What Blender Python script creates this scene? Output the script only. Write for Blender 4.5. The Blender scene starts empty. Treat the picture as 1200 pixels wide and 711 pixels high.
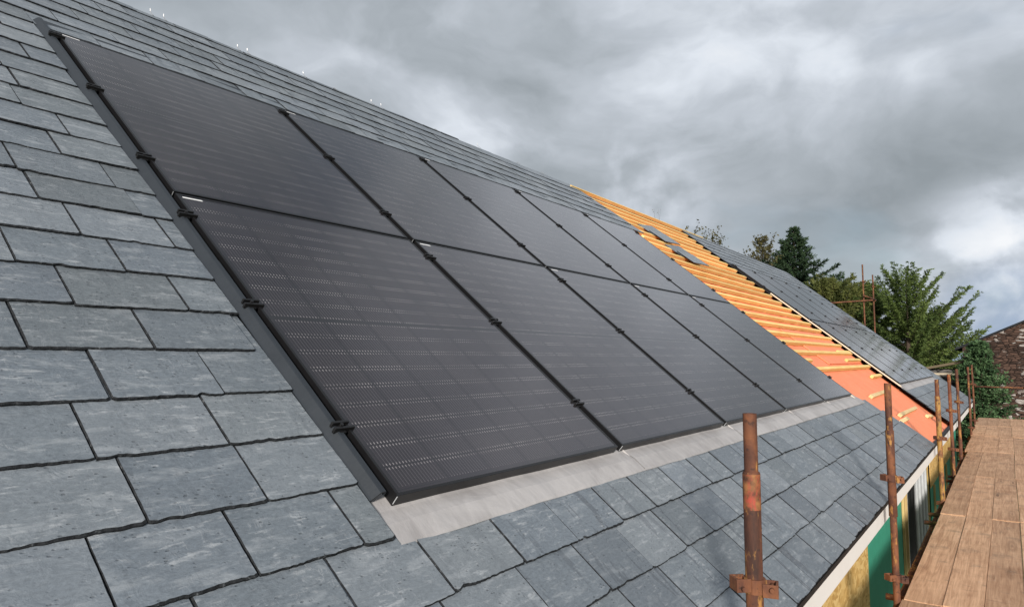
import bpy, bmesh, math, random
import numpy as np
from mathutils import Matrix, Vector, Quaternion

# ------------------------------------------------------------------ camera, sky, sun, exposure
SC = bpy.context.scene
CZ = 4.4                                    # eye height above the ground
cam_d = bpy.data.cameras.new('camera'); cam = bpy.data.objects.new('camera', cam_d)
SC.collection.objects.link(cam); SC.camera = cam
cam_d.sensor_width = 36; cam_d.lens = 23.862; cam_d.clip_end = 3000; cam_d.clip_start = 0.05
right = Vector((.80796513, .5892303, 0)); upv = Vector((.0479919, -.0658075, .9966776)); fwd = Vector((-.5872726, .8052807, .0814485))
cm = Matrix((right, upv, -fwd)).transposed().to_4x4(); cm.translation = (0, 0, CZ)
cam.matrix_world = cm

SUN_EL = math.radians(18.0)
SUN_DIR = Vector((.50, -.866, 0)).normalized() * math.cos(SUN_EL) + Vector((0, 0, math.sin(SUN_EL)))
sun_d = bpy.data.lights.new('sun', 'SUN'); sun_d.energy = 5.0; sun_d.angle = math.radians(9); sun_d.color = (1, .93, .84)
sun = bpy.data.objects.new('sun', sun_d); SC.collection.objects.link(sun)
sun.rotation_euler = SUN_DIR.to_track_quat('Z', 'Y').to_euler(); sun.location = (6, -8, 12)
SC.view_settings.view_transform = 'Standard'; SC.view_settings.look = 'None'
SC.view_settings.exposure = 0.0; SC.view_settings.gamma = 1.0


class NT:
    """small helper for building node graphs"""
    def __init__(s, tree):
        s.t = tree; s.n = tree.nodes; s.l = tree.links
    def node(s, typ, **kw):
        nd = s.n.new(typ)
        for k, v in kw.items(): setattr(nd, k, v)
        return nd
    def put(s, sock, v):
        if v is None: return
        if isinstance(v, bpy.types.NodeSocket): s.l.new(v, sock)
        elif isinstance(v, (tuple, list)):
            v = tuple(v)
            if sock.type == 'RGBA' and len(v) == 3: v += (1,)
            sock.default_value = v
        else: sock.default_value = v
    def m(s, op, a, b=None, c=None, clamp=False):
        nd = s.node('ShaderNodeMath', operation=op, use_clamp=clamp)
        s.put(nd.inputs[0], a); s.put(nd.inputs[1], b)
        if c is not None: s.put(nd.inputs[2], c)
        return nd.outputs[0]
    def vm(s, op, a, b=None):
        nd = s.node('ShaderNodeVectorMath', operation=op); s.put(nd.inputs[0], a)
        if b is not None: s.put(nd.inputs[1], b)
        return nd.outputs[0]
    def noise(s, vec, scale, detail=4, rough=.55, dist=0, out=0, dim='3D'):
        nd = s.node('ShaderNodeTexNoise', noise_dimensions=dim); s.put(nd.inputs['Vector'], vec)
        nd.inputs['Scale'].default_value = scale; nd.inputs['Detail'].default_value = detail
        nd.inputs['Roughness'].default_value = rough; nd.inputs['Distortion'].default_value = dist
        return nd.outputs[out]
    def vor(s, vec, scale, feature='F1', out='Distance', rnd=1):
        nd = s.node('ShaderNodeTexVoronoi', feature=feature); s.put(nd.inputs['Vector'], vec)
        nd.inputs['Scale'].default_value = scale; nd.inputs['Randomness'].default_value = rnd
        return nd.outputs[out]
    def ramp(s, f, stops, interp='LINEAR'):
        nd = s.node('ShaderNodeValToRGB'); nd.color_ramp.interpolation = interp
        e = nd.color_ramp.elements
        while len(e) < len(stops): e.new(.5)
        for el, (p, c) in zip(e, stops):
            el.position = p
            if not isinstance(c, (tuple, list)): c = (c, c, c)
            el.color = tuple(c) + ((1,) if len(c) == 3 else ())
        s.put(nd.inputs[0], f); return nd.outputs[0]
    def smooth(s, x, a, b):
        nd = s.node('ShaderNodeMapRange', interpolation_type='SMOOTHSTEP')
        s.put(nd.inputs[0], x); nd.inputs[1].default_value = a; nd.inputs[2].default_value = b
        return nd.outputs[0]
    def mix(s, f, a, b, mode='MIX'):
        nd = s.node('ShaderNodeMix', data_type='RGBA', blend_type=mode)
        s.put(nd.inputs[0], f); s.put(nd.inputs[6], a); s.put(nd.inputs[7], b); return nd.outputs[2]
    def scalev(s, vec, sx, sy, sz):
        return s.vm('MULTIPLY', vec, (sx, sy, sz))
    def sep(s, vec):
        nd = s.node('ShaderNodeSeparateXYZ'); s.put(nd.inputs[0], vec); return nd.outputs
    def comb(s, x, y, z):
        nd = s.node('ShaderNodeCombineXYZ')
        for i, v in enumerate((x, y, z)): s.put(nd.inputs[i], v)
        return nd.outputs[0]
    def bump(s, h, strength=.5, dist=.01):
        nd = s.node('ShaderNodeBump'); s.put(nd.inputs['Height'], h)
        nd.inputs['Strength'].default_value = strength; nd.inputs['Distance'].default_value = dist
        return nd.outputs[0]
    def node_rot(s, p, ang, sx, sy):
        nd = s.node('ShaderNodeMapping'); s.put(nd.inputs['Vector'], p); nd.inputs['Rotation'].default_value = (0, 0, ang); nd.inputs['Scale'].default_value = (sx, sy, 8); return nd.outputs[0]
    def obj(s): return s.node('ShaderNodeTexCoord').outputs['Object']
    def attr(s, name): return s.node('ShaderNodeAttribute', attribute_name=name).outputs['Fac']


world = bpy.data.worlds.new('World'); SC.world = world; world.use_nodes = True
wt = NT(world.node_tree); wt.n.clear()
sky = wt.node('ShaderNodeTexSky', sky_type='NISHITA', sun_disc=False)
sky.sun_elevation = SUN_EL; sky.sun_rotation = math.atan2(SUN_DIR.x, SUN_DIR.y)
bg_sky = wt.node('ShaderNodeBackground'); bg_sky.inputs[1].default_value = .10
wt.l.new(sky.outputs[0], bg_sky.inputs[0])
d = wt.node('ShaderNodeTexCoord').outputs['Generated']
dx, dy, dz = wt.sep(d)
pv = wt.comb(wt.m('MULTIPLY', dx, 1.0), wt.m('MULTIPLY', dy, 1.0), wt.m('MULTIPLY', dz, 1.7))
warp = wt.noise(wt.vm('ADD', pv, (2.0, 9.0, 4.0)), 2.2, 5, .5, 0, out=1)
pw = wt.vm('ADD', pv, wt.scalev(wt.vm('SUBTRACT', warp, (.5, .5, .5)), .55, .55, .40))
big = wt.noise(wt.vm('ADD', pw, (3.1, 1.7, .4)), 1.7, 3, .5)
med = wt.noise(wt.vm('ADD', pw, (7.3, 2.2, 1.0)), 4.0, 8, .52)
lo = wt.smooth(dz, .36, .02)                                    # paler towards the horizon
val = wt.m('ADD', wt.m('MULTIPLY', wt.m('SUBTRACT', big, .5), .50), wt.m('MULTIPLY', wt.m('SUBTRACT', med, .5), .62))
val = wt.m('ADD', val, .485)
val = wt.m('ADD', val, wt.m('MULTIPLY', lo, .035))
def lobe(x, y, z, c0, amp):                                     # broad bright or heavy parts of the cloud deck
    global val
    dt = wt.node('ShaderNodeVectorMath', operation='DOT_PRODUCT'); wt.l.new(d, dt.inputs[0]); dt.inputs[1].default_value = Vector((x, y, z)).normalized()
    val = wt.m('ADD', val, wt.m('MULTIPLY', wt.smooth(dt.outputs['Value'], c0, 1.0), amp))
puff = wt.m('MULTIPLY', wt.smooth(wt.noise(wt.vm('ADD', d, (1.0, .3, .6)), 11, 6, .5, .2), .40, .60), 1.5)
lobe(.02, .99, .10, .988, wt.m('MULTIPLY', puff, .13))
lobe(-.42, .86, .20, .988, wt.m('MULTIPLY', puff, .07))
lobe(-.10, .81, .57, .92, .17)  # unseen bright cloud above the view, added to lift the panel reflections
lobe(.0, .60, .80, .80, -.11)  # unseen darker zenith, added to keep the near panels' reflections low
lobe(-.10, .95, .20, .97, -.07)
lobe(-.20, .93, .17, .975, -.075)
lobe(-.70, .60, .45, .90, -.05)
lobe(-.10, .90, .28, .985, -.03)
ccol = wt.ramp(val, [(.34, (.295, .332, .362)), (.45, (.41, .452, .495)), (.54, (.54, .585, .645)), (.64, (.74, .79, .86)), (.76, (.92, .94, .97))])
lowdt = wt.node('ShaderNodeVectorMath', operation='DOT_PRODUCT'); wt.l.new(d, lowdt.inputs[0]); lowdt.inputs[1].default_value = Vector((.0, .999, .025)).normalized()
ccol = wt.mix(wt.m('MULTIPLY', wt.smooth(lowdt.outputs['Value'], .9945, .9995), wt.m('SUBTRACT', 1.0, wt.m('MULTIPLY', puff, .35))), ccol, (.36, .45, .60))
bg_c = wt.node('ShaderNodeBackground'); wt.l.new(ccol, bg_c.inputs[0]); bg_c.inputs[1].default_value = 1.0
gap = wt.smooth(wt.noise(wt.vm('ADD', pw, (1.3, 4.4, 2.0)), 1.3, 5, .5), .60, .74)
mx = wt.node('ShaderNodeMixShader'); wt.l.new(wt.m('MULTIPLY', gap, .6), mx.inputs[0])
wt.l.new(bg_c.outputs[0], mx.inputs[1]); wt.l.new(bg_sky.outputs[0], mx.inputs[2])
wo = wt.node('ShaderNodeOutputWorld'); wt.l.new(mx.outputs[0], wo.inputs[0])

# ------------------------------------------------------------------ helpers
rng = random.Random(7)
nrg = np.random.default_rng(7)
PITCH = math.radians(39.1575)
cs, sn = math.cos(PITCH), math.sin(PITCH)
YU = Vector((0, 1, 0)); UP = Vector((-cs, 0, sn)); NN = Vector((sn, 0, cs))
H0 = 1.2267                                 # distance of the roof plane (w = 0) from the eye
ORG = Vector((0, 0, CZ)) - NN * H0
RM = Matrix((YU, UP, NN)).transposed().to_4x4(); RM.translation = ORG     # roof coordinates (u along the ridge, v up the slope, w off the roof)
def RP(u, v, w=0): return RM @ Vector((u, v, w))
def ridge_v(u): return 5.57 - .0155 * (u - 2)

F = 795.4
def ray(px, py):
    r = right * (px - 600) + upv * (355.5 - py) + fwd * F
    return r
def at(px, py, dist):
    r = ray(px, py); return r * (dist / math.hypot(r.x, r.y)) + Vector((0, 0, CZ))

class MB:
    def __init__(s): s.v = []; s.f = []; s.mi = []; s.attr = []
    def add(s, vs, fs, mi=0, tone=.5):
        b = len(s.v); s.v += [tuple(p) for p in vs]; s.f += [tuple(b + i for i in f) for f in fs]
        s.mi += [mi] * len(fs); s.attr += [tone] * len(vs)
    def box(s, a, b, mi=0, M=None, tone=.5, bev=0):
        x0, y0, z0 = a; x1, y1, z1 = b
        if bev > 0:
            bm = bmesh.new(); bmesh.ops.create_cube(bm, size=1)
            for v in bm.verts: v.co = Vector(((v.co.x + .5) * (x1 - x0) + x0, (v.co.y + .5) * (y1 - y0) + y0, (v.co.z + .5) * (z1 - z0) + z0))
            bmesh.ops.bevel(bm, geom=list(bm.edges), offset=bev, segments=2, affect='EDGES', profile=.6)
            bm.verts.ensure_lookup_table()
            vs = [v.co.copy() for v in bm.verts]; fs = [[v.index for v in f.verts] for f in bm.faces]; bm.free()
        else:
            vs = [Vector(p) for p in ((x0, y0, z0), (x1, y0, z0), (x1, y1, z0), (x0, y1, z0), (x0, y0, z1), (x1, y0, z1), (x1, y1, z1), (x0, y1, z1))]
            fs = [(0, 3, 2, 1), (4, 5, 6, 7), (0, 1, 5, 4), (1, 2, 6, 5), (2, 3, 7, 6), (3, 0, 4, 7)]
        if M is not None: vs = [M @ p for p in vs]
        s.add(vs, fs, mi, tone)
    def tube(s, pts, rad, n=10, mi=0, caps=True, tone=.5):
        pts = [Vector(p) for p in pts]
        if not isinstance(rad, (list, tuple)): rad = [rad] * len(pts)
        vs = []; fs = []
        t0 = (pts[1] - pts[0]).normalized()
        a = t0.orthogonal().normalized()
        for i, p in enumerate(pts):
            t = (pts[min(i + 1, len(pts) - 1)] - pts[max(i - 1, 0)])
            if t.length < 1e-9: t = t0
            t.normalize(); a = (a - t * a.dot(t))
            a = a.normalized() if a.length > 1e-6 else t.orthogonal().normalized()
            b = t.cross(a)
            for k in range(n):
                an = 2 * math.pi * k / n
                vs.append(p + (a * math.cos(an) + b * math.sin(an)) * rad[i])
        for i in range(len(pts) - 1):
            for k in range(n):
                q = (k + 1) % n
                fs.append((i * n + k, i * n + q, (i + 1) * n + q, (i + 1) * n + k))
        if caps:
            fs.append(tuple(range(n - 1, -1, -1))); fs.append(tuple((len(pts) - 1) * n + k for k in range(n)))
        s.add(vs, fs, mi, tone)
    def build(s, name, mats, parent=None, smooth=False, matrix=None, tone=False):
        me = bpy.data.meshes.new(name); me.from_pydata(s.v, [], s.f); me.update()
        if not isinstance(mats, (list, tuple)): mats = [mats]
        for m_ in mats: me.materials.append(m_)
        if len(mats) > 1: me.polygons.foreach_set('material_index', s.mi)
        if smooth: me.polygons.foreach_set('use_smooth', [True] * len(s.f))
        if tone:
            at_ = me.attributes.new('tone', 'FLOAT', 'POINT'); at_.data.foreach_set('value', s.attr)
        o = bpy.data.objects.new(name, me); SC.collection.objects.link(o)
        if parent is not None: o.parent = parent
        if matrix is not None: o.matrix_local = matrix
        return o

def tag(o, label=None, cat=None, group=None, kind=None):
    if label: o['label'] = label
    if cat: o['category'] = cat
    if group: o['group'] = group
    if kind: o['kind'] = kind
    return o
def empty(name, M, label, cat, group=None):
    o = bpy.data.objects.new(name, None); SC.collection.objects.link(o); o.empty_display_size = .1
    o.matrix_world = M if isinstance(M, Matrix) else Matrix.Translation(M)
    return tag(o, label, cat, group)
def copy_tree(o, parent=None):
    c = o.copy(); SC.collection.objects.link(c)
    if parent is not None: c.parent = parent
    for ch in list(o.children):
        copy_tree(ch, c)
    return c

def new_mat(name, rough=.6, spec=.5):
    m_ = bpy.data.materials.new(name); m_.use_nodes = True
    t = NT(m_.node_tree); b = t.n['Principled BSDF']
    b.inputs['Roughness'].default_value = rough; b.inputs['Specular IOR Level'].default_value = spec
    return m_, t, b

# ------------------------------------------------------------------ materials
def mat_slate():
    m_, t, b = new_mat('slate', .5, .6)
    o = t.obj(); tone = t.attr('tone')
    off = t.comb(t.m('MULTIPLY', tone, 37.0), t.m('MULTIPLY', tone, 91.0), 0)
    p = t.vm('ADD', o, off)                                     # every slate gets its own bit of stone
    cloudy = t.noise(p, 5, 5, .6, .4)
    base = t.mix(cloudy, (.092, .113, .138), (.19, .218, .25))
    hue = t.noise(t.comb(t.m('MULTIPLY', tone, 50.0), 0, 0), 1.0, 1)
    base = t.mix(t.m('MULTIPLY', t.smooth(hue, .35, .7), .5), base, (.135, .15, .15))
    # pale scuffs across the cleft face
    scr = t.noise(t.scalev(p, 16, 80, 20), 1.0, 6, .65, .3)
    scr2 = t.noise(p, 9, 4, .6, 1.2)
    base = t.mix(t.m('MULTIPLY', t.smooth(scr, .53, .66), t.m('MULTIPLY', t.smooth(scr2, .40, .62), .55)), base, (.42, .44, .46))
    fleck = t.noise(t.scalev(p, 60, 130, 60), 1.0, 4, .7)
    base = t.mix(.55, base, t.ramp(fleck, [(.3, (.62, .62, .63)), (.5, (1, 1, 1)), (.7, (1.35, 1.35, 1.35))]), 'MULTIPLY')
    vein = t.noise(t.scalev(p, 16, 5, 8), 1.0, 5, .6, 2.2)
    vl = t.m('SUBTRACT', 1.0, t.smooth(t.m('ABSOLUTE', t.m('SUBTRACT', vein, .53)), .0, .016))
    base = t.mix(t.m('MULTIPLY', vl, t.m('MULTIPLY', t.smooth(scr2, .50, .66), .32)), base, (.50, .51, .53))
    smear = t.noise(t.node_rot(p, .5, 7, 26), 1.0, 6, .62, .5)
    base = t.mix(t.m('MULTIPLY', t.smooth(smear, .50, .70), .42), base, (.36, .385, .41))
    # dark pits
    pit = t.vor(t.scalev(p, 44, 96, 44), 1.0)
    pits = t.m('MULTIPLY', t.m('SUBTRACT', 1.0, t.smooth(pit, .12, .28)), t.smooth(t.noise(p, 26, 2), .51, .60))
    base = t.mix(t.m('MULTIPLY', pits, .5), base, (.035, .04, .047))
    # damp stains with edges of their own, run down the slope
    wet = t.noise(t.scalev(t.vm('ADD', p, (5, 2, 0)), 17, 2.4, 4), 1.0, 5, .55, .6)
    wm = t.m('MULTIPLY', t.smooth(wet, .60, .615), t.m('ADD', .25, t.m('MULTIPLY', t.smooth(t.sep(o)[0], 1.2, 2.4), .75)))
    base = t.mix(t.m('MULTIPLY', wm, .6), base, (.05, .058, .07))
    base = t.mix(t.m('MULTIPLY', t.m('MAXIMUM', t.m('SUBTRACT', tone, .45), 0.0), .34), base, (.36, .385, .42))
    base = t.mix(t.m('MULTIPLY', t.m('MAXIMUM', t.m('SUBTRACT', .4, tone), 0.0), .8), base, (.075, .085, .10))
    t.put(b.inputs['Base Color'], base)
    t.put(b.inputs['Roughness'], t.m('SUBTRACT', t.m('ADD', .30, t.m('MULTIPLY', cloudy, .2)), t.m('MULTIPLY', wm, .12)))
    h = t.m('ADD', t.m('MULTIPLY', t.noise(t.scalev(p, 10, 16, 10), 1.6, 8, .62, .5), 1.0), t.m('MULTIPLY', scr, .25))
    h = t.m('SUBTRACT', h, t.m('MULTIPLY', pits, .3))
    t.put(b.inputs['Normal'], t.bump(h, .55, .012))
    return m_
def mat_slate_edge():
    m_, t, b = new_mat('slate_edge', .8, .2)
    n_ = t.noise(t.obj(), 60, 5, .7)
    t.put(b.inputs['Base Color'], t.ramp(n_, [(.40, (.010, .011, .013)), (.62, (.030, .033, .037)), (.74, (.20, .21, .22))]))  # dark rough stone, with the shadow of the joints put into the colour
    t.put(b.inputs['Normal'], t.bump(n_, .8, .006)); return m_
def mat_plain(name, col, rough=.6, spec=.5, var=.25, scale=8, metal=0, bump=.0, stretch=(1, 1, 1), fine=60):
    m_, t, b = new_mat(name, rough, spec); b.inputs['Metallic'].default_value = metal
    o = t.scalev(t.obj(), *stretch)
    n_ = t.noise(o, scale, 6, .6, .3); f_ = t.noise(o, fine, 3, .6)
    k = t.m('ADD', 1 - var, t.m('MULTIPLY', t.m('ADD', t.m('MULTIPLY', n_, 1.4), t.m('MULTIPLY', f_, .6)), var))
    t.put(b.inputs['Base Color'], t.mix(1.0, tuple(col), t.comb(k, k, k), 'MULTIPLY'))
    t.put(b.inputs['Roughness'], t.m('ADD', rough - .08, t.m('MULTIPLY', n_, .16)))
    if bump: t.put(b.inputs['Normal'], t.bump(t.m('ADD', n_, t.m('MULTIPLY', f_, .5)), bump, .01))
    return m_
def mat_glass(W, H):
    m_, t, b = new_mat('solar_cells', .1, .5)
    x, y, z = t.sep(t.obj())
    cw = (W - .044) / 6; ch = (H - .056) / 18
    ym = t.m('ABSOLUTE', t.m('SUBTRACT', y, H / 2))                                # symmetric about the middle busbar
    fx = t.m('DIVIDE', t.m('SUBTRACT', x, .022), cw)
    fy = t.m('DIVIDE', t.m('SUBTRACT', ym, .0085), ch)
    dxg = t.m('ABSOLUTE', t.m('SUBTRACT', t.m('FRACT', t.m('ADD', fx, .5)), .5))    # distance to a column gap
    dyg = t.m('ABSOLUTE', t.m('SUBTRACT', t.m('FRACT', t.m('ADD', fy, .5)), .5))
    gap = t.m('MAXIMUM', t.m('LESS_THAN', dxg, .014), t.m('LESS_THAN', dyg, .022))
    mid = t.m('LESS_THAN', ym, .0085)
    bl = t.m('LESS_THAN', t.m('ABSOLUTE', t.m('SUBTRACT', t.m('FRACT', t.m('MULTIPLY', fx, 16)), .5)), .085)
    dash = t.m('MULTIPLY', t.m('LESS_THAN', dyg, .13), t.m('GREATER_THAN', dyg, .045))
    dash = t.m('MULTIPLY', dash, t.m('LESS_THAN', t.m('ABSOLUTE', t.m('SUBTRACT', t.m('FRACT', t.m('MULTIPLY', fx, 16)), .5)), .13))
    inside = t.m('MULTIPLY', t.m('GREATER_THAN', dxg, .032), t.m('MULTIPLY', t.m('LESS_THAN', ym, H / 2 - .03), t.m('LESS_THAN', t.m('ABSOLUTE', t.m('SUBTRACT', x, W / 2)), W / 2 - .024)))
    cell = t.vor(t.comb(t.m('FLOOR', fx), t.m('FLOOR', t.m('DIVIDE', y, ch)), 0), 1.0, out='Color')
    cellv = t.sep(cell)[0]
    base = t.mix(cellv, (.008, .006, .009), (.014, .011, .013))
    base = t.mix(t.m('MULTIPLY', t.m('MULTIPLY', bl, inside), .7), base, (.085, .08, .087))
    base = t.mix(t.m('MULTIPLY', t.m('MULTIPLY', dash, inside), t.m('ADD', .25, t.m('MULTIPLY', t.smooth(t.noise(t.obj(), 5, 3, .6), .35, .65), .65))), base, (.30, .28, .285))
    base = t.mix(t.m('MULTIPLY', t.m('MAXIMUM', gap, mid), t.m('SUBTRACT', 1.0, t.m('MULTIPLY', dash, .0))), base, (.005, .005, .006))
    dirt = t.noise(t.obj(), 3.0, 6, .6, .3)
    base = t.mix(t.m('MULTIPLY', t.smooth(dirt, .4, .8), .05), base, (.21, .19, .20))
    t.put(b.inputs['Base Color'], base)
    t.put(b.inputs['Roughness'], t.m('ADD', .09, t.m('MULTIPLY', dirt, .10)))
    b.inputs['IOR'].default_value = 1.70; b.inputs['Specular Tint'].default_value = (1, .93, .97, 1)
    wav = t.noise(t.scalev(t.obj(), 1, 1, 0), 420, 2)
    t.put(b.inputs['Normal'], t.bump(wav, .06, .002))
    return m_
def mat_wood(name, dark, light, grain=(40, 2.2, 40), knots=True, rough=.75, dirt=.0):
    m_, t, b = new_mat(name, rough, .25)
    rnd = t.node('ShaderNodeObjectInfo').outputs['Random']
    o = t.vm('ADD', t.obj(), t.comb(t.m('MULTIPLY', rnd, 13.0), t.m('MULTIPLY', rnd, 71.0), t.m('MULTIPLY', rnd, 5.0)))
    g = t.noise(t.scalev(o, *grain), 1.0, 6, .65, 1.1)
    big = t.noise(o, 2.4, 4, .6, .2)
    f_ = t.m('ADD', t.m('MULTIPLY', g, .65), t.m('MULTIPLY', big, .35))
    base = t.ramp(f_, [(.34, dark), (.62, light)])
    if knots:
        kk = tuple(max(q * .13, .9) for q in grain)
        k = t.vor(t.scalev(o, *kk), 1.0)
        base = t.mix(t.m('MULTIPLY', t.m('SUBTRACT', 1.0, t.smooth(k, .05, .13)), .75), base, tuple(c * .35 for c in dark))
        base = t.mix(t.m('MULTIPLY', t.m('SUBTRACT', t.smooth(k, .10, .16), t.smooth(k, .16, .26)), .35), base, tuple(c * .6 for c in dark))
    k2 = t.m('ADD', .78, t.m('MULTIPLY', rnd, .42))
    base = t.mix(.8, base, t.comb(k2, k2, t.m('ADD', .02, t.m('MULTIPLY', k2, .98))), 'MULTIPLY')
    if dirt:
        dn = t.noise(t.obj(), 5, 7, .65, .6)
        base = t.mix(t.m('MULTIPLY', t.smooth(dn, .52, .70), dirt), base, (.10, .085, .07))
        sp = t.noise(t.scalev(o, 1, 1, 1), 30, 4, .6)
        base = t.mix(t.m('MULTIPLY', t.smooth(sp, .66, .72), dirt), base, (.5, .45, .40))
        mk = t.noise(t.scalev(o, 3, 26, 3), 1.0, 5, .6, 1.4)
        base = t.mix(t.m('MULTIPLY', t.smooth(mk, .63, .70), dirt), base, (.09, .06, .045))
    t.put(b.inputs['Base Color'], base)
    t.put(b.inputs['Normal'], t.bump(t.m('ADD', g, t.m('MULTIPLY', big, .3)), .45, .006))
    return m_
def mat_rust():
    m_, t, b = new_mat('rusty_steel', .75, .3)
    rnd = t.node('ShaderNodeObjectInfo').outputs['Random']
    o = t.vm('ADD', t.obj(), t.comb(t.m('MULTIPLY', rnd, 3.0), 0, t.m('MULTIPLY', rnd, 31.0)))
    n1 = t.noise(t.scalev(o, 1, 1, .45), 9, 7, .65, .6); n2 = t.noise(t.scalev(o, 1, 1, .35), 26, 5, .65)
    base = t.ramp(n1, [(.30, (.040, .020, .016)), (.46, (.105, .042, .026)), (.60, (.20, .078, .036)), (.72, (.11, .052, .036))])
    base = t.mix(t.m('MULTIPLY', t.smooth(n2, .56, .66), .8), base, (.42, .21, .06))
    base = t.mix(t.m('MULTIPLY', t.smooth(t.noise(o, 40, 4), .60, .68), .6), base, (.03, .02, .018))
    t.put(b.inputs['Base Color'], base); t.put(b.inputs['Normal'], t.bump(t.m('ADD', n1, t.m('MULTIPLY', n2, .6)), .6, .004))
    return m_
def mat_paint_rust(name, paint):
    m_, t, b = new_mat(name, .65, .35); o = t.obj()
    n1 = t.noise(t.scalev(o, 1, 1, .6), 16, 7, .7, .6)
    base = t.mix(t.smooth(n1, .42, .54), paint, t.ramp(t.noise(o, 30, 4), [(.35, (.06, .028, .018)), (.65, (.3, .13, .05))]))
    t.put(b.inputs['Base Color'], base); t.put(b.inputs['Normal'], t.bump(n1, .5, .003)); return m_
def mat_osb():
    m_, t, b = new_mat('strand_board', .7, .3); o = t.obj()
    v = t.scalev(o, 9, 9, 22); w_ = t.vm('ADD', v, t.scalev(t.noise(o, 6, 3, out=1), 2, 2, 2))
    c = t.sep(t.vor(w_, 1.6, out='Color'))[0]
    base = t.ramp(t.m('ADD', t.m('MULTIPLY', c, .7), t.m('MULTIPLY', t.noise(o, 40, 4), .3)), [(.15, (.50, .29, .09)), (.5, (.66, .42, .15)), (.85, (.78, .55, .24))])
    t.put(b.inputs['Base Color'], base); t.put(b.inputs['Normal'], t.bump(c, .3, .003)); return m_
def mat_stone(name, scale=(2.2, 2.2, 4.6), dark=(.05, .032, .025), light=(.17, .105, .08), white=.5):
    m_, t, b = new_mat(name, .9, .2); o = t.obj()
    o2 = t.vm('ADD', t.scalev(o, *scale), t.scalev(t.noise(o, 2.5, 3, out=1), .5, .5, .5))
    dist = t.vor(o2, 1.0, 'DISTANCE_TO_EDGE'); c = t.sep(t.vor(o2, 1.0, out='Color'))
    base = t.ramp(c[0], [(.0, dark), (1.0, light)])
    base = t.mix(.5, base, t.ramp(t.noise(o, 9, 6, .65), [(.3, (.4, .4, .4)), (.7, (1.4, 1.3, 1.25))]), 'MULTIPLY')
    base = t.mix(t.m('SUBTRACT', 1.0, t.smooth(dist, .02, .09)), base, tuple(q * .35 for q in dark))
    wp = t.m('MULTIPLY', t.smooth(t.noise(t.vm('ADD', o, (4, 2, 1)), 1.4, 4, .6), .48, .60), t.m('GREATER_THAN', c[1], .62))
    base = t.mix(t.m('MULTIPLY', wp, white), base, (.50, .46, .43))
    t.put(b.inputs['Base Color'], base)
    t.put(b.inputs['Normal'], t.bump(t.m('ADD', t.m('MINIMUM', dist, .15), t.m('MULTIPLY', t.noise(o, 14, 5), .1)), .9, .12)); return m_
def mat_leaf(name, dark, light, trans=.3):
    m_, t, b = new_mat(name, .65, .25)
    tone = t.attr('tone'); col = t.mix(tone, dark, light)
    t.put(b.inputs['Base Color'], col)
    tr = t.node('ShaderNodeBsdfTranslucent'); t.put(tr.inputs[0], col)
    mxs = t.node('ShaderNodeMixShader'); mxs.inputs[0].default_value = trans
    t.l.new(b.outputs[0], mxs.inputs[1]); t.l.new(tr.outputs[0], mxs.inputs[2])
    t.l.new(mxs.outputs[0], t.n['Material Output'].inputs[0]); return m_
def mat_ground():
    m_, t, b = new_mat('grass_ground', .95, .1); o = t.obj()
    n1 = t.noise(o, .25, 6, .6); n2 = t.noise(o, 6, 6, .7)
    base = t.mix(n2, (.035, .06, .018), (.11, .14, .04)); base = t.mix(t.smooth(n1, .5, .66), base, (.15, .12, .06))
    t.put(b.inputs['Base Color'], base); t.put(b.inputs['Normal'], t.bump(n2, .8, .05)); return m_
def mat_lead():
    m_, t, b = new_mat('lead_sheet', .55, .4); o = t.obj()
    n1 = t.noise(o, 3.2, 6, .6, .5); n2 = t.noise(t.scalev(o, 12, 4, 4), 1.6, 6, .65, .8)
    base = t.ramp(t.m('ADD', t.m('MULTIPLY', n1, .6), t.m('MULTIPLY', n2, .4)), [(.3, (.27, .255, .255)), (.5, (.385, .37, .37)), (.7, (.48, .462, .462))])
    st = t.noise(t.scalev(t.vm('ADD', o, (3, 0, 0)), 9, 1.6, 1), 1.0, 5, .6, .5)
    base = t.mix(t.m('MULTIPLY', t.smooth(st, .58, .7), .28), base, (.27, .27, .28))
    t.put(b.inputs['Base Color'], base); t.put(b.inputs['Normal'], t.bump(t.m('ADD', n1, t.m('MULTIPLY', t.noise(o, 30, 4), .15)), .35, .02)); return m_
def mat_membrane(name, c1, c2, sc=4):
    m_, t, b = new_mat(name, .6, .35); o = t.obj()
    n1 = t.noise(o, sc, 6, .6, .6); n2 = t.noise(t.scalev(o, 3, .7, 1), 3, 5, .6, 1.0)
    base = t.mix(n1, c1, c2)
    ln = t.m('SUBTRACT', 1.0, t.smooth(t.m('ABSOLUTE', t.m('SUBTRACT', n2, .5)), 0, .010))
    base = t.mix(t.m('MULTIPLY', ln, .25), base, tuple(q * .55 for q in c1))
    t.put(b.inputs['Base Color'], base); t.put(b.inputs['Normal'], t.bump(t.m('ADD', n1, t.m('MULTIPLY', n2, .6)), .5, .03)); return m_

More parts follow.
